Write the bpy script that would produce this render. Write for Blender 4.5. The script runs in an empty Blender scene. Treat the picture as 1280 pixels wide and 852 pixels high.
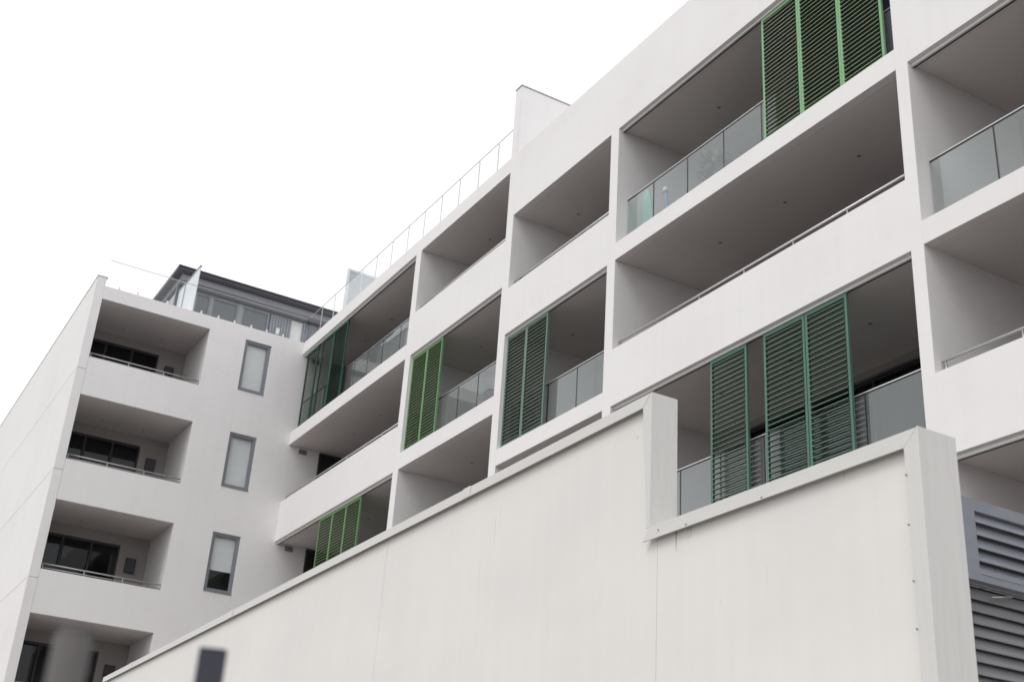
import bpy, bmesh, math, random
from mathutils import Vector, Matrix
random.seed(7)
rad = math.radians
sc = bpy.context.scene
COL = sc.collection

# ------------------------------------------------------------------ materials
def new_mat(name):
    m = bpy.data.materials.new(name); m.use_nodes = True
    nt = m.node_tree; b = nt.nodes['Principled BSDF']
    return m, nt, b
def N(nt, t, **kw):
    n = nt.nodes.new(t)
    for k, v in kw.items(): setattr(n, k, v)
    return n
def noise(nt, scale, detail=4, vec=None, rough=.55):
    n = N(nt, 'ShaderNodeTexNoise'); n.inputs['Scale'].default_value = scale
    n.inputs['Detail'].default_value = detail; n.inputs['Roughness'].default_value = rough
    if vec: nt.links.new(vec, n.inputs['Vector'])
    return n
def mapping(nt, scale):
    tc = N(nt, 'ShaderNodeTexCoord'); mp = N(nt, 'ShaderNodeMapping')
    mp.inputs['Scale'].default_value = scale
    nt.links.new(tc.outputs['Object'], mp.inputs['Vector'])
    return mp.outputs['Vector']
def ramp(nt, fac, stops):
    r = N(nt, 'ShaderNodeValToRGB'); el = r.color_ramp.elements
    el[0].position, el[0].color = stops[0][0], (*stops[0][1], 1)
    el[1].position, el[1].color = stops[-1][0], (*stops[-1][1], 1)
    for p, c in stops[1:-1]:
        e = el.new(p); e.color = (*c, 1)
    nt.links.new(fac, r.inputs['Fac']); return r.outputs['Color']
def mix(nt, a, b, fac, mode='MIX'):
    m = N(nt, 'ShaderNodeMix', data_type='RGBA', blend_type=mode)
    for s, v in ((m.inputs[0], fac), (m.inputs[6], a), (m.inputs[7], b)):
        if hasattr(v, 'links'): nt.links.new(v, s)
        elif isinstance(v, (int, float)): s.default_value = v
        else: s.default_value = (*v, 1)
    return m.outputs[2]
def bump(nt, b, h, strength, dist=.01, normal=None):
    n = N(nt, 'ShaderNodeBump'); n.inputs['Strength'].default_value = strength
    n.inputs['Distance'].default_value = dist
    nt.links.new(h, n.inputs['Height'])
    if normal: nt.links.new(normal, n.inputs['Normal'])
    nt.links.new(n.outputs['Normal'], b.inputs['Normal'])

def plaster(name, col, dirty, bevel=.012):
    m, nt, b = new_mat(name)
    big = noise(nt, 1, 5, mapping(nt, (.35, .35, .5)))
    streak = noise(nt, 1, 4, mapping(nt, (5.0, 5.0, .22)))
    fine = noise(nt, 1, 3, mapping(nt, (60, 60, 60)))
    c = ramp(nt, big.outputs['Fac'], [(.3, dirty), (.55, col)])
    s = ramp(nt, streak.outputs['Fac'], [(.34, (.95, .945, .94)), (.5, (1, 1, 1))])
    c = mix(nt, c, s, .3, 'MULTIPLY')
    blot = ramp(nt, noise(nt, 1, 6, mapping(nt, (1.6, 1.6, 2.4)), .7).outputs['Fac'], [(.3, (.96, .955, .95)), (.46, (1, 1, 1))])
    c = mix(nt, c, blot, .8, 'MULTIPLY')
    nt.links.new(c, b.inputs['Base Color'])
    b.inputs['Roughness'].default_value = .85
    b.inputs['Specular IOR Level'].default_value = .25
    bv = N(nt, 'ShaderNodeBevel', samples=3); bv.inputs['Radius'].default_value = bevel
    bump(nt, b, fine.outputs['Fac'], .25, .004, bv.outputs['Normal'])
    return m

M = {}
M['render'] = plaster('white_render', (.79, .774, .774), (.76, .743, .742))
M['wall_paint'] = None
M['inner'] = plaster('balcony_paint', (.76, .725, .715), (.71, .675, .665))

def metal(name, col, rough=.4, metallic=.0, spec=.5, var=.06):
    m, nt, b = new_mat(name)
    n = noise(nt, 3, 5)
    n.inputs['Scale'].default_value = 6
    lo = tuple(c*(1-var*2) for c in col)
    nt.links.new(ramp(nt, n.outputs['Fac'], [(.3, lo), (.6, col)]), b.inputs['Base Color'])
    b.inputs['Roughness'].default_value = rough; b.inputs['Metallic'].default_value = metallic
    b.inputs['Specular IOR Level'].default_value = spec
    return m
M['green_bright'] = metal('bright_green_paint', (.14, .31, .12), .45)
M['green_mid'] = metal('mid_green_paint', (.20, .42, .20), .45)
M['green_blue'] = metal('blue_green_paint', (.12, .205, .155), .45)
M['green_deep'] = metal('deep_green_paint', (.065, .16, .115), .45)
M['green_dark'] = metal('dark_green_paint', (.018, .085, .05), .45)
M['blade_bright'] = metal('shaded_bright_green_blade', (.07, .16, .045), .5)  # blade bodies darker than the frames: underside shade put into the colour
M['blade_mid'] = metal('shaded_mid_green_blade', (.08, .13, .07), .5)
M['blade_blue'] = metal('shaded_blue_green_blade', (.065, .11, .085), .5)
M['blade_deep'] = metal('shaded_deep_green_blade', (.055, .15, .095), .5)
M['blade_dark'] = metal('shaded_dark_green_blade', (.02, .06, .04), .5)
M['slat_bright'] = metal('lit_bright_green_nose', (.33, .42, .25), .4)  # paler blade noses: sky light on the front edges put into the colour
M['slat_mid'] = metal('lit_mid_green_nose', (.40, .45, .34), .4)
M['slat_blue'] = metal('lit_blue_green_nose', (.25, .31, .25), .4)
M['slat_deep'] = metal('lit_deep_green_nose', (.22, .35, .27), .4)
M['slat_dark'] = metal('lit_dark_green_nose', (.04, .10, .065), .45)
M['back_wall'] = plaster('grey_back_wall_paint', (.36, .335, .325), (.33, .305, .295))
M['steel'] = metal('brushed_steel', (.42, .41, .41), .4, .5)
M['rail_light'] = metal('polished_rail', (.66, .65, .65), .3, .4)
M['rail_dark'] = metal('anodised_channel', (.35, .35, .35), .45, .5)
M['track'] = metal('white_track', (.84, .83, .82), .4)
M['grey_frame'] = metal('grey_window_frame', (.22, .225, .25), .45)
M['charcoal'] = metal('charcoal_steel', (.055, .055, .065), .55)
M['black'] = metal('black_gasket', (.012, .012, .014), .5)
M['door_frame'] = metal('bronze_door_frame', (.035, .03, .032), .45)
M['louvre_grey'] = metal('blue_grey_louvre', (.24, .255, .29), .5)
M['louvre_in'] = metal('grey_inner_louvre', (.23, .23, .24), .6)
M['post_dark'] = metal('dark_post_paint', (.035, .037, .048), .6)
M['post_grey'] = metal('weathered_grey_post', (.088, .082, .079), .7)
M['flash'] = metal('painted_flashing', (.62, .615, .595), .55, 0, .4, .03)
M['downlight'] = metal('recessed_lamp_grey', (.26, .25, .24), .4)
M['navy'] = metal('navy_canvas', (.018, .018, .075), .9)
M['mint'] = metal('mint_plastic', (.30, .62, .52), .5)
M['blue'] = metal('blue_plastic', (.10, .28, .52), .45)
M['white'] = metal('white_plastic', (.75, .75, .73), .5)
M['pot'] = metal('grey_pot', (.30, .28, .27), .8)
M['screen_panel'] = metal('pale_screen_panel', (.62, .66, .68), .4)

def glass(name, tint, body, trans, ior=1.7, rough=.02):
    """tinted laminated pane: some straight-through light, some body colour, Fresnel reflection"""
    m, nt, b = new_mat(name)
    out = nt.nodes['Material Output']
    tr = N(nt, 'ShaderNodeBsdfTransparent'); tr.inputs['Color'].default_value = (*tint, 1)
    df = N(nt, 'ShaderNodeBsdfDiffuse'); df.inputs['Color'].default_value = (*body, 1)
    gl = N(nt, 'ShaderNodeBsdfGlossy'); gl.inputs['Roughness'].default_value = rough
    gl.inputs['Color'].default_value = (.92, .96, .96, 1)
    m1 = N(nt, 'ShaderNodeMixShader'); m1.inputs[0].default_value = trans
    nt.links.new(df.outputs[0], m1.inputs[1]); nt.links.new(tr.outputs[0], m1.inputs[2])
    fr = N(nt, 'ShaderNodeFresnel'); fr.inputs['IOR'].default_value = ior
    m2 = N(nt, 'ShaderNodeMixShader'); nt.links.new(fr.outputs[0], m2.inputs[0])
    nt.links.new(m1.outputs[0], m2.inputs[1]); nt.links.new(gl.outputs[0], m2.inputs[2])
    # the far faces of a pane let everything through (no internal mirror)
    ge = N(nt, 'ShaderNodeNewGeometry'); cl = N(nt, 'ShaderNodeBsdfTransparent')
    m3 = N(nt, 'ShaderNodeMixShader'); nt.links.new(ge.outputs['Backfacing'], m3.inputs[0])
    nt.links.new(m2.outputs[0], m3.inputs[1]); nt.links.new(cl.outputs[0], m3.inputs[2])
    nt.links.new(m3.outputs[0], out.inputs['Surface'])
    nt.nodes.remove(b)
    return m
M['glass'] = glass('tinted_balustrade_glass', (.78, .84, .83), (.46, .49, .49), .78, 1.75)
M['glass_clear'] = glass('clear_balustrade_glass', (.955, .97, .972), (.62, .64, .65), .95, 1.5)
M['pane'] = glass('window_pane', (.93, .95, .96), (.1, .1, .1), .97, 1.5)
M['door_glass'] = glass('dark_door_glass', (.30, .30, .33), (.02, .02, .025), .8, 1.42)
M['pent_glass'] = glass('penthouse_glass', (.3, .32, .33), (.075, .085, .092), .06, 1.6)

def blind_mat():
    m, nt, b = new_mat('roller_blind')
    n = noise(nt, 1, 3, mapping(nt, (1, 1, 90)))
    nt.links.new(ramp(nt, n.outputs['Fac'], [(.3, (.74, .745, .73)), (.7, (.80, .805, .79))]), b.inputs['Base Color'])
    b.inputs['Roughness'].default_value = .9
    return m
M['blind'] = blind_mat()
def curtain_mat():
    m, nt, b = new_mat('sheer_curtain')
    b.inputs['Base Color'].default_value = (.30, .30, .32, 1); b.inputs['Roughness'].default_value = .95
    return m
M['curtain'] = curtain_mat()
m, nt, b = new_mat('room_dark'); b.inputs['Base Color'].default_value = (.03, .028, .03, 1); M['room'] = m
m, nt, b = new_mat('leaf_green')
nt.links.new(ramp(nt, noise(nt, 8, 2).outputs['Fac'], [(.3, (.04, .07, .035)), (.7, (.09, .12, .07))]), b.inputs['Base Color'])
M['leaf'] = m

def ground_mat():
    m, nt, b = new_mat('asphalt')
    a = noise(nt, 1, 6, mapping(nt, (.3, .3, .3))); f = noise(nt, 1, 3, mapping(nt, (40, 40, 40)))
    c = ramp(nt, a.outputs['Fac'], [(.3, (.10, .095, .09)), (.7, (.13, .124, .118))])
    nt.links.new(c, b.inputs['Base Color']); b.inputs['Roughness'].default_value = .9
    bump(nt, b, f.outputs['Fac'], .5, .01)
    return m
M['ground'] = ground_mat()
m, nt, b = new_mat('paving')
nt.links.new(ramp(nt, noise(nt, 1, 5, mapping(nt, (.8, .8, .8))).outputs['Fac'], [(.3, (.34, .31, .29)), (.7, (.40, .37, .345))]), b.inputs['Base Color'])
b.inputs['Roughness'].default_value = .9; M['paving'] = m

def boundary_mat():
    """painted sheet panels: faint vertical brush streaks, hairline grooves, a few dark runs below the coping"""
    m, nt, b = new_mat('painted_panel_wall')
    col = (.725, .71, .685)
    st = noise(nt, 1, 5, mapping(nt, (9, 1, .35)), .6)
    c = ramp(nt, st.outputs['Fac'], [(.3, (.71, .695, .667)), (.6, col)])
    bl = noise(nt, 1, 5, mapping(nt, (.5, .5, .9)))
    c = mix(nt, c, ramp(nt, bl.outputs['Fac'], [(.35, (.95, .945, .955)), (.6, (1, 1, .99))]), 1.0, 'MULTIPLY')
    sp = noise(nt, 1, 3, mapping(nt, (26, 1, 5)), .5)
    sp2 = noise(nt, 1, 2, mapping(nt, (1.7, 1, 1.9)))
    spots = N(nt, 'ShaderNodeMath', operation='MULTIPLY')
    nt.links.new(ramp(nt, sp.outputs['Fac'], [(.70, (0, 0, 0)), (.76, (1, 1, 1))]), spots.inputs[0])
    nt.links.new(ramp(nt, sp2.outputs['Fac'], [(.5, (0, 0, 0)), (.6, (1, 1, 1))]), spots.inputs[1])
    sc_ = N(nt, 'ShaderNodeMath', operation='MULTIPLY'); sc_.inputs[1].default_value = .35
    nt.links.new(spots.outputs[0], sc_.inputs[0])
    c = mix(nt, c, (.42, .41, .39), sc_.outputs[0])
    tc = N(nt, 'ShaderNodeTexCoord'); sx = N(nt, 'ShaderNodeSeparateXYZ'); nt.links.new(tc.outputs['Object'], sx.inputs[0])
    def mth(op, a, b_=None, clamp=False):
        n = N(nt, 'ShaderNodeMath', operation=op, use_clamp=clamp)
        for i, v in enumerate((a, b_)):
            if v is None: continue
            if hasattr(v, 'links'): nt.links.new(v, n.inputs[i])
            else: n.inputs[i].default_value = v
        return n.outputs[0]
    wob = noise(nt, 1, 2, mapping(nt, (3, 1, 25)))
    xw = mth('ADD', sx.outputs[0], mth('MULTIPLY', mth('SUBTRACT', wob.outputs['Fac'], .5), .012))
    total = None
    for s0, w, z1, L, k in ((.268, .011, 4.165, .15, 1.0), (.40, .007, 4.165, .13, .40), (.432, .011, 4.165, .09, .40), (.52, .007, 4.165, .13, .2),
                         (1.9, .008, 4.16, .05, .3), (-2.38, .009, 4.90, .30, .3), (-2.30, .006, 4.98, .20, .3), (-2.62, .006, 4.55, .30, .28), (-2.60, .005, 4.3, .15, .2), (-.22, .02, 5.02, .03, .3), (-.10, .010, 5.17, .10, .35),
                         (-4.3, .006, 4.7, .4, .15), (-6.1, .007, 4.95, .2, .18), (1.2, .006, 3.75, .25, .12), (.75, .006, 3.6, .06, .25), (-1.4, .006, 3.9, .3, .12)):
        dx = mth('DIVIDE', mth('ABSOLUTE', mth('SUBTRACT', xw, s0)), w)
        fx = mth('SUBTRACT', 1.0, dx, True)
        zz = mth('DIVIDE', mth('SUBTRACT', z1, sx.outputs[2]), L)
        fz = mth('MULTIPLY', mth('SUBTRACT', 1.0, zz, True), mth('GREATER_THAN', zz, 0.0))
        q = mth('MULTIPLY', mth('MULTIPLY', fx, mth('POWER', fz, .5)), k)
        total = q if total is None else mth('MAXIMUM', total, q)
    c = mix(nt, c, (.13, .12, .11), total)
    nt.links.new(c, b.inputs['Base Color']); b.inputs['Roughness'].default_value = .6
    b.inputs['Specular IOR Level'].default_value = .3
    # hairline grooves every 0.4 m
    gx = mth('ABSOLUTE', mth('SUBTRACT', mth('FRACT', mth('DIVIDE', mth('ADD', sx.outputs[0], 40.13), .40)), .5))
    g = mth('SUBTRACT', 1.0, mth('DIVIDE', gx, .012), True)
    h = mth('SUBTRACT', mth('MULTIPLY', st.outputs['Fac'], .15), mth('MULTIPLY', g, .14))
    bump(nt, b, h, .35, .01)
    return m
M['wall_paint'] = boundary_mat()

# ------------------------------------------------------------------ mesh helpers
class MB:
    """collects boxes, bars, tubes and prisms, links them as ONE mesh object"""
    def __init__(s): s.bm = bmesh.new()
    def box(s, x0, x1, y0, y1, z0, z1, mtx=None, skip=()):
        vs = [s.bm.verts.new(Vector((x, y, z)) if mtx is None else mtx @ Vector((x, y, z)))
              for x in (x0, x1) for y in (y0, y1) for z in (z0, z1)]
        for i, f in enumerate(((0, 1, 3, 2), (4, 6, 7, 5), (0, 4, 5, 1), (2, 3, 7, 6), (0, 2, 6, 4), (1, 5, 7, 3))):
            if i in skip: continue
            s.bm.faces.new([vs[k] for k in f])
        return s
    def tube(s, a, b, r, n=10, r2=None):
        a, b = Vector(a), Vector(b); d = (b-a).normalized()
        u = d.orthogonal().normalized(); v = d.cross(u)
        r2 = r if r2 is None else r2
        A = [s.bm.verts.new(a+r*(math.cos(t)*u+math.sin(t)*v)) for t in [2*math.pi*i/n for i in range(n)]]
        B = [s.bm.verts.new(b+r2*(math.cos(t)*u+math.sin(t)*v)) for t in [2*math.pi*i/n for i in range(n)]]
        for i in range(n):
            j = (i+1) % n
            f = s.bm.faces.new((A[i], A[j], B[j], B[i])); f.smooth = True
        s.bm.faces.new(A[::-1]); s.bm.faces.new(B)
        return s
    def prism(s, pts, axis, a, b):
        """polygon pts in the two other axes, extruded along axis from a to b"""
        def P(p, t):
            l = list(p); l.insert(axis, t); return Vector(l)
        A = [s.bm.verts.new(P(p, a)) for p in pts]; B = [s.bm.verts.new(P(p, b)) for p in pts]
        n = len(pts)
        for i in range(n): s.bm.faces.new((A[i], A[(i+1) % n], B[(i+1) % n], B[i]))
        s.bm.faces.new(A[::-1]); s.bm.faces.new(B); return s
    def build(s, name, mat, parent=None, loc=None, bevel=0):
        bmesh.ops.recalc_face_normals(s.bm, faces=s.bm.faces)
        me = bpy.data.meshes.new(name); s.bm.to_mesh(me); s.bm.free()
        me.materials.append(mat)
        o = bpy.data.objects.new(name, me); COL.objects.link(o)
        if parent: o.parent = parent
        if loc: o.location = loc
        if bevel:
            md = o.modifiers.new('bevel', 'BEVEL'); md.width = bevel; md.segments = 2; md.limit_method = 'ANGLE'
        return o
def empty(name, loc=(0, 0, 0), rz=0, **props):
    o = bpy.data.objects.new(name, None); COL.objects.link(o); o.location = loc; o.rotation_euler = (0, 0, rz)
    o.empty_display_size = .3
    for k, v in props.items(): o[k] = v
    return o
def tag(o, **props):
    for k, v in props.items(): o[k] = v
    return o
def copy_tree(o, parent=None):
    c = o.copy(); COL.objects.link(c); c.parent = parent
    for ch in list(o.children): copy_tree(ch, c)
    return c

GZ = -1.14            # street level
# facade grid (metres); main facade is the plane y = 0, wing facade the plane x = XW
XW = -17.23
P1, P2, P3, P4, P5 = (-9.273, -8.969), (-4.419, -4.124), (-.267, 0.0), (7.039, 7.262), (14.4, 14.65)
ROOF = 16.70
D = 2.35
# ------------------------------------------------------------------ ground
g = MB(); g.box(-400, 400, -400, 400, GZ-.3, GZ); tag(g.build('ground', M['ground']), kind='structure')
pv = MB(); pv.box(-60, 40, -10.6, -6.9, GZ+.004, GZ+.13); tag(pv.build('pavement', M['paving']), kind='structure')
cy = MB(); cy.box(XW, 30, -6.1, 0, GZ+.004, GZ+.05); tag(cy.build('courtyard_paving', M['paving']), kind='structure')

# ------------------------------------------------------------------ apartment building
B = empty('apartment_building', (-3, 0, GZ), label='white rendered apartment building with deep balconies and green louvred shutters',
          category='apartment building')
OFF = Vector((3, 0, -GZ))     # children are given in world metres, shifted to the thing's base
def part(mb, name, mat, parent=None, bevel=0, label=None):
    if parent is None: o = mb.build(name, M[mat], B, OFF, bevel)
    else: o = mb.build(name, M[mat], parent, None, bevel)
    if label: o['label'] = label
    return o

fl_b = {5: (15.0, 12.37, 13.13), 4: (12.0, 9.36, 10.125), 3: (9.0, 6.36, 7.13), 2: (6.0, 3.36, 4.13), 1: (3.0, GZ+.06, 1.13)}
fl_a = {5: (16.285, 13.685, 14.47), 4: (13.27, 10.665, 11.46), 3: (10.245, 7.66, 8.45), 2: (7.25, 4.65, 5.45), 1: (4.25, 1.65, 2.45)}
bays = [  # x0, x1, floors, which levels carry shutters and glass (the others have a rendered parapet and a rail)
    (XW, P1[0], fl_a, (5, 3, 1)), (P1[1], P2[0], fl_a, (4, 2)), (P2[1], P3[0], fl_b, (4, 2)),
    (P3[1], P4[0], fl_b, (5, 3, 1)), (P4[1], P5[0], fl_b, (4, 2))]
f = MB()
M['tile'] = metal('balcony_floor_tile', (.18, .138, .130), .6)
def slab(x0, x1, y0, y1, z0, z1, tile=True):
    a = MB(); a.box(x0, x1, y0, y1, z0, z1); o = part(a, 'balcony_slab', 'inner')
    if tile:
        t = MB(); t.box(x0+.003, x1-.003, y0+.003, y1-.003, z1+.002, z1+.012); part(t, 'floor_tiling', 'tile', o)
for a, b in (P1, P2, P3, P4, P5): f.box(a, b, 0, D, GZ, ROOF-.25)
for a, b in (P1, P2, P3, P4, P5): f.box(a, b, 0, .22, ROOF-.25, ROOF)
FT = .16   # thickness of the front skin
for x0, x1, fl, glz in bays:
    # top band and parapet
    f.box(x0, x1, 0, FT, fl[5][0], ROOF)
    slab(x0, x1, FT, D, fl[5][0]+.0, ROOF-.25, False)
    for n in range(5, 0, -1):
        top, floor, sill = fl[n]
        lo = fl[n-1][0] if n > 1 else GZ
        f.box(x0, x1, 0, FT, lo, floor if n in glz else sill)
        slab(x0, x1, FT, D+.4, lo, floor)
part(f, 'facade_wall', 'render')
# body of the block behind the balconies
bd = MB()
bd.box(XW+.01, P5[1], D+.45, 12, GZ, ROOF-.25)
part(bd, 'rear_wall', 'room')
rf = MB(); rf.box(XW, P5[1], D, 12, ROOF-.25, ROOF-.10); part(rf, 'roof_deck', 'render')
# recess back walls with door openings, glazing and curtains
bw = MB()
def sliding_door(parent_pts, axis, plane, lo, hi, z0, z1, panes, sgn, curtain=False):
    """glazed sliding doors. axis 0: runs along x in plane y; axis 1: runs along y in plane x. sgn: outward direction"""
    fr = MB(); t = .05
    def bx(mb, a, b, d0, d1, zz0, zz1):
        d0, d1 = plane+sgn*d0, plane+sgn*d1
        d0, d1 = min(d0, d1), max(d0, d1)
        if axis == 0: mb.box(a, b, d0, d1, zz0, zz1)
        else: mb.box(d0, d1, a, b, zz0, zz1)
    bx(fr, lo, hi, -.06, .03, z1-.07, z1); bx(fr, lo, hi, -.06, .03, z0, z0+.06)
    w = (hi-lo)/panes
    for i in range(panes+1):
        c = lo+i*w; h = t*.5 if 0 < i < panes else t
        a0 = max(lo, c-h); b0 = min(hi, c+h)
        bx(fr, a0, b0, -.055, .025, z0+.06, z1-.07)
    d = part(fr, 'balcony_door', 'door_frame')
    for i in range(panes):
        pn = MB(); bx(pn, lo+i*w+.05, lo+(i+1)*w-.05, -.03, -.02, z0+.06, z1-.07)
        part(pn, 'door_pane', 'door_glass', d)
    if curtain:
        cu = MB(); n = int((hi-lo)/.05)
        pts = []
        for i in range(n+1):
            pts.append((lo+.05+i*(hi-lo-.1)/n, plane-sgn*(.16+.03*math.sin(i*1.9)+.015*math.sin(i*.7))))
        for (xa, ya), (xb, yb) in zip(pts, pts[1:]):
            q = [(xa, ya), (xb, yb)]
            if axis == 1: q = [(ya, xa), (yb, xb)]
            vs = [cu.bm.verts.new((*q[0], z0+.03)), cu.bm.verts.new((*q[1], z0+.03)), cu.bm.verts.new((*q[1], z1-.1)), cu.bm.verts.new((*q[0], z1-.1))]
            fc = cu.bm.faces.new(vs); fc.smooth = True
        part(cu, 'curtain', 'curtain', d)
    return d
for bi, (x0, x1, fl, glz) in enumerate(bays):
    for n in range(5, 0, -1):
        top, floor, sill = fl[n]
        wl = x0+.9 if bi else x0+1.3
        wr = x1-.05
        head = top-.12
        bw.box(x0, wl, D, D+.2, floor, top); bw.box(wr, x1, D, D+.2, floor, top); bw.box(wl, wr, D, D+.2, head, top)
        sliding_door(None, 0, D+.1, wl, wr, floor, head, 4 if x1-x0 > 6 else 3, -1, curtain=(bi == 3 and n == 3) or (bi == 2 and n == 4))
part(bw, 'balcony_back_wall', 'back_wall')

# shutter tracks, shutters, balustrades, rails, downlights
def track(x0, x1, z):
    t = MB(); t.box(x0+.002, x1-.002, .070, .104, z-.052, z-.002)
    o = part(t, 'shutter_track', 'track')
    t = MB(); t.box(x0+.002, x1-.002, .104, .134, z-.056, z-.002); part(t, 'guide_channel', 'charcoal', o)
def shutter(x0, x1, z0, z1, mat, tilt=48, y=.105, label=None):
    s = MB(); st, dp = .048, .042
    s.box(x0, x0+st, y-dp/2, y+dp/2, z0, z1); s.box(x1-st, x1, y-dp/2, y+dp/2, z0, z1)
    s.box(x0+st, x1-st, y-dp/2, y+dp/2, z0, z0+.075); s.box(x0+st, x1-st, y-dp/2, y+dp/2, z1-.06, z1)
    n = int(round((z1-z0-.135)/.082)); pitch = (z1-z0-.135)/n
    for i in range(n):
        zc = z0+.075+pitch*(i+.5)
        m = Matrix.Translation((0, y, zc)) @ Matrix.Rotation(rad(tilt+random.uniform(-.8, .8)), 4, 'X')
        K = 14; A = []; Bv = []
        for k in range(K):      # lens-shaped blade
            t = 2*math.pi*k/K; yy_, zz_ = .039*math.copysign(abs(math.cos(t))**.6, math.cos(t)), .0085*math.copysign(abs(math.sin(t))**.75, math.sin(t))
            A.append(s.bm.verts.new(m @ Vector((x0+st-.001, yy_, zz_)))); Bv.append(s.bm.verts.new(m @ Vector((x1-st+.001, yy_, zz_))))
        for k in range(K):
            j = (k+1) % K; fc = s.bm.faces.new((A[k], A[j], Bv[j], Bv[k])); fc.material_index = 2 if math.cos(2*math.pi*(k+.5)/K) < -.80 else 1; fc.smooth = True  # front nose takes the painted lit tone, the rest the shaded one
    o = part(s, 'sliding_shutter', mat, label=label)
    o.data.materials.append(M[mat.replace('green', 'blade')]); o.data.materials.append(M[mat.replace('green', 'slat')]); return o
def downlight(x, y, z):
    d = MB(); d.tube((x, y, z-.006), (x, y, z+.001), .050, 20)
    o = part(d, 'downlight', 'inner')
    e = MB(); e.tube((x, y, z-.0075), (x, y, z-.0055), .036, 16); part(e, 'lens', 'downlight', o)
def glass_run(x0, x1, z0, ztop, joints, y=.25, mat='glass', clips=True, thick=.007):
    hw = .016 if mat == 'glass' else .010
    r = MB(); r.box(x0, x1, y-hw, y+hw, ztop-hw*.5, ztop+hw*.5)
    o = part(r, 'glass_balustrade', 'steel' if mat == 'glass_clear' else 'rail_light')
    if mat == 'glass':
        p = MB(); p.box(x0, x1, y-.013, y+.013, ztop-.026, ztop-.008); part(p, 'rail_gasket', 'black', o)
    xs = [x0+.02]+[j for j in joints if x0+.05 < j < x1-.05]+[x1-.02]
    for a, b in zip(xs, xs[1:]):
        p = MB(); p.box(a+.008, b-.008, y-thick, y+thick, z0+.02, ztop-.022); part(p, 'glass_panel', mat, o)
    for j in xs[1:-1]:
        p = MB(); p.box(j-.008, j+.008, y-.012, y+.012, z0, ztop-.022); part(p, 'gasket', 'black' if mat == 'glass' else 'rail_light', o)
    if clips:
        for a, b in zip(xs, xs[1:]):
            for t in (.22, .78):
                x = a+(b-a)*t; p = MB(); p.box(x-.02, x+.02, y-.045, y-.012, z0, z0+.09); part(p, 'clip', 'white', o)
    return o
def bar_rail(x0, x1, sill, posts, y=.13):
    r = MB(); r.tube((x0+.02, y, sill+.185), (x1, y, sill+.185), .020); r.tube((x0+.03, y, sill+.07), (x1, y, sill+.07), .008)
    o = part(r, 'balcony_rail', 'rail_light')
    for x in posts:
        p = MB(); p.tube((x, y, sill-.1), (x, y, sill+.165), .014, 8); p.box(x-.03, x+.03, FT+.001 if y > FT else y-.02, y+.02, sill-.02, sill+.012)
        part(p, 'post', 'steel', o)
def posts(x0, x1, sp, off=.07):
    n = max(2, int(round((x1-x0-2*off)/sp))); return [x0+off+i*(x1-x0-2*off)/n for i in range(n+1)]

for bi, (x0, x1, fl, glz) in enumerate(bays):
    for n in range(5, 1, -1):
        top, floor, sill = fl[n]
        if n in glz:
            track(x0, x1, top)
            js = [x0+.07+1.02*k for k in range(1, 12)]
            if bi == 3 and n == 5: js = [.863, 1.888, 2.91, 3.9, 4.92, 5.94, 6.4]
            if bi == 3 and n == 3: js = [.72, 1.73, 2.75, 3.77, 4.80, 5.83]
            if bi == 2: js = [-3.7, -2.6, -1.535]
            if bi == 1: js = [-7.7, -6.60, -5.65]
            if bi == 0: js = [-16.6, -15.5, -14.4, -13.3, -12.37, -11.4, -10.3]
            glass_run(x0+.02, x1-.02, floor, floor+1.04, js)
        else:
            bar_rail(x0, x1, sill, posts(x0, x1, 1.14))
            if n == 5 and bi in (1, 2):
                k_ = MB(); k_.box(x0+.27, x0+.36, .11, .17, sill+.02, sill+.15); part(k_, 'rail_bracket', 'black')
        w = x1-x0
        if n > 2:
            if bi == 3: dl = (1.70, 3.43, 5.16)
            elif bi == 2: dl = (-3.21, -1.2)
            elif bi == 1: dl = (-7.37, -5.6)
            elif bi == 0: dl = (-15.0, -13.157, -11.3)
            else: dl = (9.0, 10.8, 12.6)
            for x in dl: downlight(x, 1.15, top)
# shutters where the photograph has them
def zr(fl, n): return fl[n][1]+.025, fl[n][0]-.062
z0, z1 = zr(fl_b, 3)
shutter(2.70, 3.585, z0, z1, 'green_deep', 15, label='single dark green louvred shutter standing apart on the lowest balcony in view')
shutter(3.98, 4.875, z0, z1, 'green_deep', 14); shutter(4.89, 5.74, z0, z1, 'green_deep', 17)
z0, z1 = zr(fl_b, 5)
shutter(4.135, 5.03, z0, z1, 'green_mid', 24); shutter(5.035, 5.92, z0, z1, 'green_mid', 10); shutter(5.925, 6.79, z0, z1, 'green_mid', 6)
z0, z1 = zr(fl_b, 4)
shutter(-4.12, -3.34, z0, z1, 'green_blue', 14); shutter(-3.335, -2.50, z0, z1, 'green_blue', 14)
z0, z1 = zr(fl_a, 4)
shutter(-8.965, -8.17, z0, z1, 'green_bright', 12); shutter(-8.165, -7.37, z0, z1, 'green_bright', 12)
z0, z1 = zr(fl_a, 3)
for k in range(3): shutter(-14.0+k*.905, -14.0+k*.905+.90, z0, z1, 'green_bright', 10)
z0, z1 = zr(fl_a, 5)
shutter(-16.95, -16.10, z0, z1, 'green_dark', 46); shutter(-15.78, -14.86, z0, z1, 'green_dark', 46); shutter(-14.84, -13.84, z0, z1, 'green_dark', 30)

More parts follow.
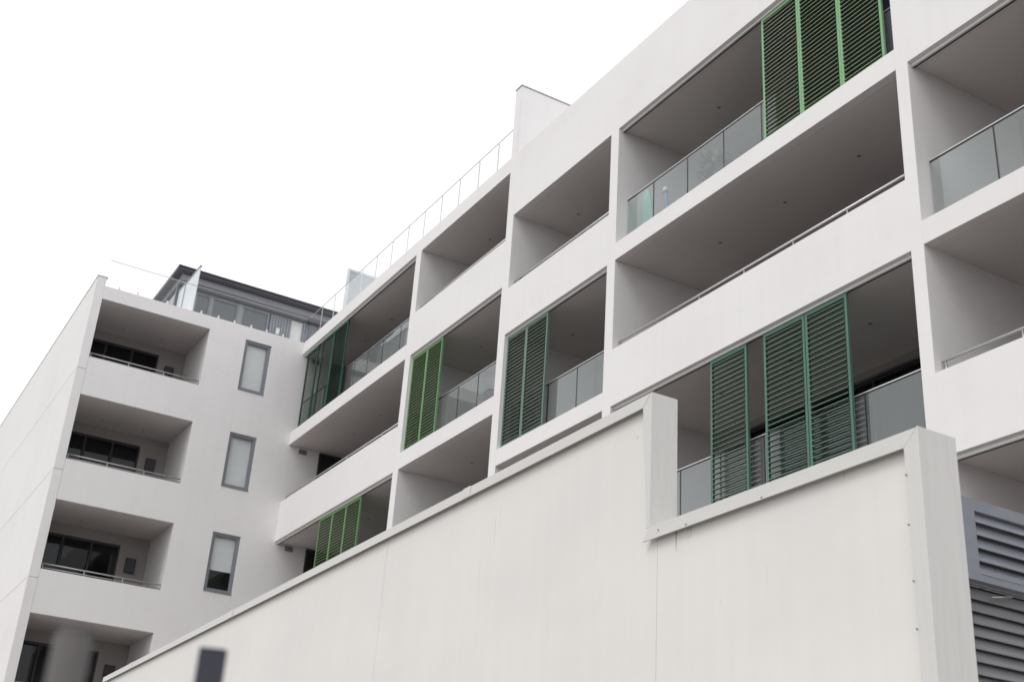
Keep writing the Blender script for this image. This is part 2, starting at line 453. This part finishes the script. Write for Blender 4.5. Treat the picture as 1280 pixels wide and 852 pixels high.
# ---- wing facing the courtyard (plane x = XW)
YS = -6.52
y1, y2, y3, y4 = -6.267, -3.011, -1.86, -1.026
wl = {5: (16.275, 13.63, 14.415), 4: (13.26, 10.57, 11.34), 3: (10.175, 7.48, 8.255), 2: (7.09, 4.40, 5.17), 1: (4.0, GZ+.06, 2.1)}
w = MB(); T = .3; X0 = XW-D
w.box(XW-T, XW, y2, y3, GZ, ROOF-.005); w.box(XW-T, XW, y4, D+.2, GZ, ROOF-.005)
w.box(XW-D, XW-T, y2, y2+.3, GZ, ROOF-.25)
w.box(XW-T, XW, YS+.25, y2, wl[5][0], ROOF-.005)
slab(XW-D, XW-T, y1, y2, wl[5][0], ROOF-.25, False)
for n in range(5, 0, -1):
    top, floor, sill = wl[n]; lo = wl[n-1][0] if n > 1 else GZ
    w.box(XW-.16, XW, y1, y2, lo, sill); slab(XW-D-.2, XW-.16, y1, y2, lo, floor)
wins = {5: (16.27, 14.617), 4: (13.236, 11.559), 3: (10.179, 8.479), 2: (7.10, 5.40), 1: (4.0, 2.3)}
zz = ROOF-.005
for n in range(5, 0, -1):
    w.box(XW-T, XW, y3, y4, wins[n][0], zz); zz = wins[n][1]
w.box(XW-T, XW, y3, y4, GZ, zz)
part(w, 'wing_wall', 'render', label='plain white wing wall with small windows facing the inner corner')
# street end wall in storey-high panels with recessed joints
e = MB(); js = [GZ, 5.0, 8.0, 11.0, 14.02, 16.955]
for a, b in zip(js, js[1:]):
    e.box(-75, XW, YS, YS+.25, a+(.007 if a > GZ else 0), b-(.007 if b < 16.9 else 0))
e.box(-75, XW-.02, YS+.02, YS+.24, GZ, 16.9)
part(e, 'end_wall', 'render', label='blank white street end wall of the wing with level joints')
cp = MB(); cp.box(-75, XW+.012, YS-.015, YS+.285, 16.957, 16.985); part(cp, 'parapet_cap', 'flash')
wb = MB(); wb.box(-75, X0-.25, YS+.25, 12, GZ, ROOF-.25); wb.box(X0-.25, XW-.9, y2+.3, 12, GZ, ROOF-.25)
part(wb, 'rear_wall', 'room')
wr_ = MB(); wr_.box(-75, XW-T, YS+.25, 12, ROOF-.25, ROOF-.10); part(wr_, 'roof_deck', 'render')
bk = MB()
for n in range(5, 0, -1):
    top, floor, sill = wl[n]
    hd = floor+2.38
    bk.box(X0-.2, X0, -3.84, y2, floor, top); bk.box(X0-.2, X0, y1, -3.84, hd, top)
    sliding_door(None, 1, X0-.08, y1, -3.84, floor, hd, 3, 1)
    if n > 1:
        mb = MB(); mb.box(X0+.002, X0+.10, -3.62, -3.33, floor+1.62, floor+2.05)
        bx = part(mb, 'meter_box', 'door_frame', bevel=.008)
        dr = MB(); dr.box(X0+.1, X0+.108, -3.60, -3.35, floor+1.65, floor+2.02)
        for q in range(4): dr.box(X0+.109, X0+.113, -3.57, -3.38, floor+1.70+q*.07, floor+1.73+q*.07)
        part(dr, 'cover', 'charcoal', bx)
        for y in (-5.2, -4.0): downlight(XW-1.72, y, top)
        r = MB(); r.tube((XW-.13, y1+.01, sill+.17), (XW-.13, y2-.01, sill+.17), .019); r.tube((XW-.13, y1+.01, sill+.065), (XW-.13, y2-.01, sill+.065), .012)
        o = part(r, 'balcony_rail', 'steel')
        for y in (y1+.06, -5.12, -4.08, y2-.06):
            p = MB(); p.tube((XW-.13, y, sill-.02), (XW-.13, y, sill+.16), .014, 8); part(p, 'post', 'steel', o)
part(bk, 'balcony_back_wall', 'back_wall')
# small windows with roller blinds
for n in (5, 4, 3, 2):
    zt, zb = wins[n]; fr = MB(); xo, xi = XW-.04, XW-.13; t = .075
    fr.box(xi, xo, y3, y3+t, zb, zt); fr.box(xi, xo, y4-t, y4, zb, zt)
    fr.box(xi, xo, y3+t, y4-t, zt-t, zt); fr.box(xi, xo, y3+t, y4-t, zb, zb+t)
    fr.box(XW-.05, XW+.012, y3-.0, y4+.0, zb-.02, zb+.001)
    o = part(fr, 'window', 'grey_frame', label={3: 'window with its blind drawn two thirds down over a dark room'}.get(n))
    s2 = MB(); a, b2 = y3+t, y4-t; t2 = .028
    s2.box(xi+.01, xo-.025, a, a+t2, zb+t, zt-t); s2.box(xi+.01, xo-.025, b2-t2, b2, zb+t, zt-t)
    s2.box(xi+.01, xo-.025, a+t2, b2-t2, zt-t-t2, zt-t); s2.box(xi+.01, xo-.025, a+t2, b2-t2, zb+t, zb+t+t2)
    part(s2, 'sash', 'louvre_grey', o)
    gp = MB(); gp.box(XW-.105, XW-.098, a+t2, b2-t2, zb+t+t2, zt-t-t2); part(gp, 'pane', 'pane', o)
    bl = MB(); bb = zb+.66 if n == 3 else zb+.03
    bl.box(XW-.155, XW-.150, y3+.03, y4-.03, bb, zt-.03)
    if n == 3: bl.box(XW-.162, XW-.145, y3+.03, y4-.03, bb-.02, bb)
    part(bl, 'blind', 'blind', o)
# side door and vent on the wing wall inside the first bay
for n, top in ((5, 16.285), (4, 13.27), (3, 10.245)):
    dfl = fl_a[n][1]
    dm = MB(); dm.box(XW+.001, XW+.05, .99, 1.05, dfl, top-.03); dm.box(XW+.001, XW+.05, 2.15, 2.21, dfl, top-.03); dm.box(XW+.001, XW+.05, 1.05, 2.15, top-.10, top-.03)
    dm.box(XW+.001, XW+.04, 1.05, 2.15, top-.62, top-.56)
    o = part(dm, 'side_door', 'door_frame')
    pn = MB(); pn.box(XW+.005, XW+.02, 1.05, 2.15, dfl, top-.10); part(pn, 'door_pane', 'black', o)
    hd = MB(); hd.tube((XW+.06, 2.05, dfl+.95), (XW+.06, 2.05, dfl+1.15), .012); part(hd, 'handle', 'steel', o)
    vt = MB(); vt.box(XW+.001, XW+.025, .33, .58, top-.20, top-.06)
    for q in range(4): vt.box(XW+.025, XW+.035, .345, .565, top-.185+q*.03, top-.17+q*.03)
    part(vt, 'air_vent', 'louvre_in')

# ---- roof balustrades, fins, screens
ztop = 17.575
xs = [XW+.06+.0]
js = [-12.12-1.0*k for k in range(1, 5)][::-1]+[-12.12, -11.10, -10.09, -9.11, -8.13, -7.16, -6.15, -5.2]
glass_run(XW+.03, -4.46, ROOF, ztop, js, y=.055, mat='glass_clear', clips=False, thick=.006)
r = MB(); r.box(XW-.060, XW-.040, y1+.0, .03, ztop-.012, ztop+.002)
o = part(r, 'glass_balustrade', 'steel')
ys = [y1+.02, -5.03, -3.88, -2.80, -1.72, -.64, .02]
for a, b in zip(ys, ys[1:]):
    p = MB(); p.box(XW-.056, XW-.044, a+.006, b-.006, ROOF+.03, ztop-.018); part(p, 'glass_panel', 'glass_clear', o)
for y in [-5.85, -5.3, -4.401, -3.347, -2.804, -2.291, -1.747, -1.246, -.702, -.2]:
    p = MB(); p.box(XW-.09, XW-.03, y-.022, y+.022, ROOF-.006, ROOF+.10); part(p, 'clip', 'white', o)
fn = MB(); fn.box(-4.455, -4.19, .01, 5.0, ROOF-.2, 18.63); o = part(fn, 'fin_wall', 'render')
c_ = MB(); c_.box(-4.468, -4.177, -.004, 5.01, 18.632, 18.665); part(c_, 'cap_flashing', 'rail_dark', o)
# louvred divider screen on the roof terrace
ls = MB(); ls.box(-15.02, -14.93, .28, .34, ROOF-.1, 18.47); ls.box(-15.02, -14.93, 2.9, 2.96, ROOF-.1, 18.47); ls.box(-15.02, -14.93, .34, 2.9, 18.40, 18.47)
for q in range(24):
    m = Matrix.Translation((-14.975, 0, 16.65+q*.074)) @ Matrix.Rotation(rad(35), 4, 'Y')
    ls.box(-.035, .035, .34, 2.9, -.006, .006, m)
ls.box(-14.99, -14.975, .34, 2.9, ROOF-.1, 18.40)
part(ls, 'louvred_divider', 'screen_panel')
# two pale divider panels between roof terraces
for i, (xa, xb, zh) in enumerate(((-19.76, -18.25, 18.78), (-21.3, -19.90, 18.84))):
    dv = MB(); dv.box(xa, xb, -3.415, -3.385, ROOF-.1, zh-.04)
    o = part(dv, 'divider_panel', 'screen_panel')
    tr = MB(); tr.box(xa-.02, xb+.02, -3.43, -3.37, zh-.04, zh+.01); tr.box(xa-.02, xa+.03, -3.43, -3.37, ROOF-.1, zh-.04)
    part(tr, 'edge_trim', 'louvre_grey', o)
# penthouse set back on the wing
PX = -20.53; RX = -20.03
ph = MB(); ph.box(-31, PX-.12, -3.42, 7, ROOF-.1, 19.05)
# ribbed cladding on the front right half
ph.box(PX-.12, PX-.02, -.20, .57, ROOF-.1, 19.36); ph.box(PX-.12, PX-.02, .98, 7, ROOF-.1, 19.36)
yy = -.19
while yy < 2.6:
    if not (.52 < yy < .98): ph.box(PX-.02, PX+.012, yy, yy+.045, ROOF-.1, 19.30)
    yy += .10
pw = part(ph, 'penthouse_wall', 'louvre_grey')
ro = MB(); ro.box(-32, RX, -3.70, 7.3, 19.36, 19.50); ro.box(-31.9, RX-.03, -3.67, 7.3, 19.31, 19.36)
rr = part(ro, 'penthouse_roof', 'charcoal')
so = MB(); so.box(-31.8, RX-.14, -3.5, 7.2, 19.08, 19.31); part(so, 'eaves', 'grey_frame', rr)
sh = MB(); sh.box(PX-.05, PX+.03, -3.4, 7, 18.985, 19.075); part(sh, 'recess_shade_strip', 'black', rr)  # black strip paints in the shade of the recess under the eaves
gt = MB(); gt.tube((RX+.01, -3.7, 19.49), (RX+.01, 7.3, 19.49), .035, 8); part(gt, 'gutter', 'charcoal', rr)
for (a, b) in ((-2.85, -2.33), (-2.27, -1.36), (-1.22, -.26)):
    wf = MB(); wf.box(PX-.1, PX-.0, a, a+.05, ROOF-.1, 18.98); wf.box(PX-.1, PX, b-.05, b, ROOF-.1, 18.98); wf.box(PX-.1, PX, a+.05, b-.05, 18.92, 18.98)
    o = part(wf, 'penthouse_window', 'grey_frame')
    pn = MB(); pn.box(PX-.06, PX-.05, a+.05, b-.05, ROOF-.1, 18.92); part(pn, 'pane', 'pent_glass', o)
mu = MB(); mu.box(PX-.11, PX+.02, -1.36, -1.22, ROOF-.1, 19.0); mu.box(PX-.11, PX+.02, -2.33, -2.27, ROOF-.1, 19.0); part(mu, 'mullion', 'louvre_grey')
ew = MB(); ew.box(-31, PX-.1, -3.47, -3.42, ROOF-.1, 18.98); o = part(ew, 'end_glazing', 'pent_glass')
for x in (-20.66, -21.9, -23.1, -24.4, -25.6):
    p = MB(); p.box(x-.03, x+.03, -3.5, -3.471, ROOF-.1, 19.08); part(p, 'mullion', 'grey_frame', o)
pn = MB(); pn.box(PX-.05, PX-.04, -3.47, -2.85, ROOF-.1, 18.98); part(pn, 'corner_pane', 'pent_glass')
# doorway in the cladding: white lower panel, pale glass above
dd = MB(); dd.box(PX-.10, PX-.06, .57, .98, ROOF-.1, 18.45); o = part(dd, 'terrace_door', 'white')
d2 = MB(); d2.box(PX-.10, PX-.06, .57, .98, 18.45, 19.08); part(d2, 'upper_panel', 'blind', o)
wl_ = MB(); wl_.box(PX+.013, PX+.12, .02, .14, 18.25, 18.47); part(wl_, 'wall_lamp', 'white', bevel=.01)

# ------------------------------------------------------------------ things on the balconies
def on(name, loc, **p): return empty(name, loc, **p)
FB5 = fl_b[5][1]
o = on('surfboard', (.28, .62, FB5), label='mint green board leaning behind the glass of the top long balcony', category='board')
s = MB()
prof = [(-.13, 0), (-.17, .25), (-.165, .7), (-.12, 1.05), (-.05, 1.22), (.05, 1.22), (.12, 1.05), (.165, .7), (.17, .25), (.13, 0)]
s.prism(prof, 1, -.025, .025)
b_ = s.build('board', M['mint'], o, None, .012); b_.rotation_euler = (rad(6), 0, 0)
s = MB(); s.prism([(-.03, .03), (.03, .03), (.01, .16), (-.02, .16)], 1, .024, .05); fnn = s.build('fin', M['white'], b_)
o = on('folded_parasol', (.95, .55, FB5), label='small blue folded parasol with a white top behind the glass', category='parasol')
s = MB(); s.tube((0, 0, .12), (-.12, 0, .92), .07, 12, .03); s.build('canopy', M['blue'], o)
s = MB(); s.tube((.012, 0, .03), (0, 0, .12), .018, 10); s.tube((-.12, 0, .92), (-.135, 0, 1.02), .06, 12, .045); s.build('pole_top', M['white'], o)
s = MB(); s.tube((.012, 0, 0), (.012, 0, .04), .15, 20); s.build('base', M['pot'], o)
# bushy plant in a pot, modelled in place of a tree reflection in the glass
o = on('reflection_plant', (2.05, .75, FB5), label='bushy plant standing in for a tree reflection behind the second joint of the top long glass balustrade', category='plant')
s = MB(); s.tube((0, 0, 0), (0, 0, .34), .13, 18, .18); s.build('pot', M['pot'], o)
s = MB(); s.tube((0, 0, .3), (.02, 0, .8), .018, 8, .01)
for k in range(7):
    a = k*.9; s.tube((0, 0, .55+.03*k), (.22*math.cos(a), .16*math.sin(a), .85+.05*k), .008, 6, .004)
s.build('stem', M['pot'], o)
s = MB()
for k in range(420):
    a = random.uniform(0, 6.28); rr_ = random.random()**.5; h = random.uniform(-1, 1)
    q = math.sqrt(max(0, 1-h*h))
    c = Vector((.36*rr_*q*math.cos(a), .26*rr_*q*math.sin(a), .92+.36*h*rr_+.05*math.sin(3*a)))
    u = Vector((random.gauss(0, 1), random.gauss(0, 1), random.gauss(0, 1))).normalized(); v = u.orthogonal().normalized()
    L, W = random.uniform(.06, .10), random.uniform(.025, .04)
    vs = [s.bm.verts.new(c-u*L), s.bm.verts.new(c+v*W), s.bm.verts.new(c+u*L), s.bm.verts.new(c-v*W)]
    s.bm.faces.new(vs)
s.build('foliage', M['leaf'], o)
# navy canvas blind at the right end of the top balcony
o = on('canvas_blind', (6.55, .52, FB5), label='navy canvas blind hanging beside the right end of the mid green shutters', category='blind')
s = MB(); n = 16
for i in range(n):
    xa, xb = -.45+.9*i/n, -.45+.9*(i+1)/n
    ya, yb = .02*math.sin(i*1.3), .02*math.sin((i+1)*1.3)
    s.box(xa, xb, min(ya, yb), min(ya, yb)+.012, .05, 2.56)
s.build('canvas', M['navy'], o)
s = MB(); s.tube((-.47, 0, 2.59), (.47, 0, 2.59), .03, 12); s.build('roller', M['grey_frame'], o)
s = MB(); s.tube((-.46, .005, .045), (.46, .005, .045), .015, 8); s.build('bottom_bar', M['grey_frame'], o)
# outdoor chair on the second bay balcony, behind the glass
def chair(loc, rz, label):
    o = empty('balcony_chair', loc, rz, label=label, category='chair')
    s = MB(); s.box(-.25, .25, -.25, .25, .42, .46); s.build('seat', M['charcoal'], o, None, .01)
    s = MB(); s.prism([(-.25, .46), (.25, .46), (.22, .95), (-.22, .95)], 1, .22, .25); s.build('backrest', M['charcoal'], o, None, .01)
    for x in (-.22, .22):
        for y in (-.21, .21):
            s = MB(); s.tube((x, y, .42), (x*1.1, y*1.1, 0), .014, 8); s.build('leg', M['steel'], o)
    return o
chair((-5.55, .75, fl_a[4][1]), rad(200), 'dark balcony chair behind the glass beside the bright green pair of shutters')
chair((-1.1, .8, fl_b[4][1]), rad(170), 'dark balcony chair behind the glass beside the blue green pair of shutters')

# ------------------------------------------------------------------ boundary wall in front
P0 = Vector((10.097, -6.5, GZ)); TH = rad(-.5)
W = empty('boundary_wall', P0, TH, label='tall off white panel wall with a stepped top and metal coping in the foreground', category='wall')
def wz(z): return z-GZ
WT, WC, WL, WLC = wz(4.152), wz(4.057), wz(3.105), wz(3.010)
TK = .24; R_ = .045    # wall thickness; face set back behind the flashing
def wp(mb, name, mat, parent=None, bevel=0): return mb.build(name, M[mat], parent or W, None, bevel)
s = MB()
s.box(-16.95, -4.722, R_, TK-.02, 0, WT-.02); s.box(-4.718, -.06, R_, TK-.02, 0, WT-.02)
s.box(-.06, -.012, R_, TK-.02, 0, WT-.02); s.box(-.012, .048, R_, TK-.02, 0, WL-.02); s.box(.052, 2.49, R_, TK+.03, 0, WL-.02)
s.box(-4.722, -4.718, R_+.008, TK-.02, 0, WT-.02); s.box(.048, .052, R_+.008, TK-.02, 0, WL-.02)
wp(s, 'panel', 'wall_paint')
def coping(x0, x1, ztop, zbot, left_mitre=0, right_mitre=0, tk=TK):
    c = MB()
    # front lip with mitred ends, top sheet, back lip
    c.prism([(x0, zbot), (x1-right_mitre, zbot), (x1, ztop), (x0+left_mitre, ztop)], 1, 0, .006)
    c.box(x0+left_mitre, x1, .006, tk, ztop-.012, ztop); c.box(x0+left_mitre, x1, tk, tk+.003, zbot, ztop)
    # small stiffening fold along the bottom of the lip
    c.box(x0+.01, x1-right_mitre-.01, -.004, 0, zbot, zbot+.008)
    return wp(c, 'coping', 'flash', None)
coping(-17.02, -.003, WT, WC, 0, .094)
coping(-.07, 2.510, WL, WLC, .07, .10, TK+.05)
# vertical end flashings
c = MB(); c.prism([(-.097, WC), (-.001, WT), (-.001, WL+.002), (-.060, WL-.02), (-.097, WL-.085)][0:2]+[(-.001, WL+.002), (-.014, WL+.002), (-.014, WL+.002)][0:1]+[(-.03, WL+.002)], 1, .002, .012)
c.box(-.001, .012, .002, TK+.002, WL+.002, WT+.003)
wp(c, 'end_flashing', 'flash')
c = MB(); c.prism([(2.410, 0), (2.510, 0), (2.510, WL-.002), (2.410, WLC)], 1, .001, .012)
c.box(2.510, 2.522, -.001, TK+.055, 0, WL+.004)
wp(c, 'end_flashing', 'flash')
for x in (-15.0, -9.72, -2.9):
    c = MB(); c.box(x-.07, x+.07, -.006, -.001, WC+.002, WT+.004); wp(c, 'coping_joint', 'flash')
for x, z in ((2.404, 2.851), (2.394, 2.569), (2.399, 2.258), (2.397, 2.004), (2.397, 1.70)):
    c = MB(); c.tube((x+.012, -.008, wz(z)), (x+.012, .004, wz(z)), .0045, 8, .006); wp(c, 'screw', 'louvre_grey')
for x, zl in ((.44, 3.025), (1.22, 3.022), (.12, 3.06)):
    c = MB(); c.tube((x, -.010, wz(zl)), (x, 0, wz(zl)), .0045, 8, .006); wp(c, 'screw', 'louvre_grey')

# ------------------------------------------------------------------ louvred enclosure at the right
L = empty('louvre_enclosure', (10.75, -4.05, GZ), label='blue grey louvred metal enclosure standing behind the right end of the wall', category='louvre screen')
def lp(mb, name, mat, parent=None): return mb.build(name, M[mat], parent or L)
zt = wz(3.75); zmid = wz(3.09); YL = 1.9
s = MB(); s.box(-.09, 0, 0, .225, wz(1.2), zt) if False else s.box(-.05, 0, .06, .225, zmid, zt)
s.box(-.05, 0, .225, YL, zt-.095, zt); s.box(-.05, 0, .225, YL, zmid, zmid+.10); s.box(-.05, 0, YL, YL+.12, zmid, zt)
fr = lp(s, 'upper_frame', 'louvre_grey')
zz_ = zt-.125
s = MB()
while zz_ > zmid+.06:
    m = Matrix.Translation((-.035, 0, zz_)) @ Matrix.Rotation(rad(60), 4, 'Y')
    s.box(-.072, .072, .225, YL, -.005, .005, m)
    zz_ -= .104
lp(s, 'blades', 'louvre_grey', fr)
s = MB(); s.box(-.11, -.10, .1, YL+.05, zmid+.02, zt-.02); lp(s, 'backing_sheet', 'charcoal', fr)
s = MB(); s.box(-.09, -.05, .10, YL+.1, zmid-.02, zmid+.0); zz_ = zmid-.07
while zz_ > .1:
    m = Matrix.Translation((-.115, 0, zz_)) @ Matrix.Rotation(rad(62), 4, 'Y')
    s.box(-.056, .056, .11, YL+.1, -.005, .005, m); zz_ -= .096
lf = lp(s, 'lower_louvre', 'louvre_in')
s = MB(); s.box(-.15, -.143, .1, YL+.1, 0, zmid); lp(s, 'backing_sheet', 'charcoal', lf)
s = MB(); s.box(-.12, 0, 0, .06, 0, zt-.09); s.box(-.12, -.02, .06, .11, 0, zmid)
lp(s, 'corner_post', 'louvre_grey')
s = MB(); s.box(-.9, -.121, .0, .05, 0, zt-.10); lp(s, 'side_panel', 'louvre_grey')
s = MB(); s.box(-.01, .012, -.004, .035, zt-.10, zt+.012); lp(s, 'post_cap', 'charcoal')
s = MB(); s.tube((-.045, .38, zmid-.09), (-.045, .62, zmid-.045), .008, 8); lp(s, 'latch_bar', 'steel')

# ------------------------------------------------------------------ two posts right in front of the lens, out of focus
o = empty('fence_post', (15.310, -11.065, GZ), rad(74), label='dark charcoal square post, blurred in the foreground below the wall', category='post')
s = MB(); s.box(-.0195, .0195, -.0195, .0195, 0, 1.922); s.build('shaft', M['post_dark'], o, None, .003)
s = MB(); s.box(-.0195, .0195, -.0195, .0195, 1.922, 1.926); s.build('cap', M['post_dark'], o, None, .003)
o = empty('fence_post', (15.747, -11.340, GZ), rad(20), label='brownish grey round post, blurred in the foreground at the lower left corner', category='post')
s = MB(); s.tube((0, 0, 0), (0, 0, 1.835), .0185, 24); s.build('shaft', M['post_grey'], o)
s = MB(); s.tube((0, 0, 1.835), (0, 0, 1.842), .0185, 24, .014); s.build('cap', M['post_grey'], o)

# ------------------------------------------------------------------ sky and sun: bright overcast
wd = bpy.data.worlds.new('World'); sc.world = wd; wd.use_nodes = True
nt = wd.node_tree; bg = nt.nodes['Background']
sky = N(nt, 'ShaderNodeTexSky', sky_type='NISHITA'); sky.sun_disc = False
SEL, SAZ = 52, 166      # sun elevation; direction it comes from, clockwise from +y
sky.sun_elevation = rad(SEL); sky.sun_rotation = rad(SAZ); sky.air_density = 1; sky.dust_density = 6; sky.ozone_density = 1
cl = mix(nt, sky.outputs['Color'], (13.5, 13.55, 13.75), .86)
nt.links.new(cl, bg.inputs['Color']); bg.inputs['Strength'].default_value = .093
sun = bpy.data.lights.new('sun', 'SUN'); sun.energy = 1.0; sun.angle = rad(25); sun.color = (1, .985, .965)
so_ = bpy.data.objects.new('sun', sun); COL.objects.link(so_)
dv = Vector((math.sin(rad(SAZ))*math.cos(rad(SEL)), math.cos(rad(SAZ))*math.cos(rad(SEL)), math.sin(rad(SEL))))
so_.rotation_euler = dv.to_track_quat('Z', 'Y').to_euler(); so_.location = (0, 0, 40)

# ------------------------------------------------------------------ camera
cam = bpy.data.cameras.new('camera'); co = bpy.data.objects.new('camera', cam); COL.objects.link(co)
co.location = (17.05710547, -11.58973987, 0.45819173)
co.rotation_euler = (rad(115.33333816), rad(-3.61975633), rad(59.21474311))
cam.sensor_width = 36; cam.lens = 1550.26/1280*36
cam.clip_start = .05; cam.clip_end = 2000
cam.dof.use_dof = True; cam.dof.focus_distance = 15; cam.dof.aperture_fstop = 3.4
sc.camera = co

sc.view_settings.view_transform = 'Standard'; sc.view_settings.look = 'None'
sc.view_settings.exposure = .1; sc.view_settings.gamma = 1; sc.view_settings.use_curve_mapping = False
sc.render.engine = 'CYCLES'
sc.cycles.use_denoising = True
sc.cycles.max_bounces = 10; sc.cycles.diffuse_bounces = 5; sc.cycles.transparent_max_bounces = 24
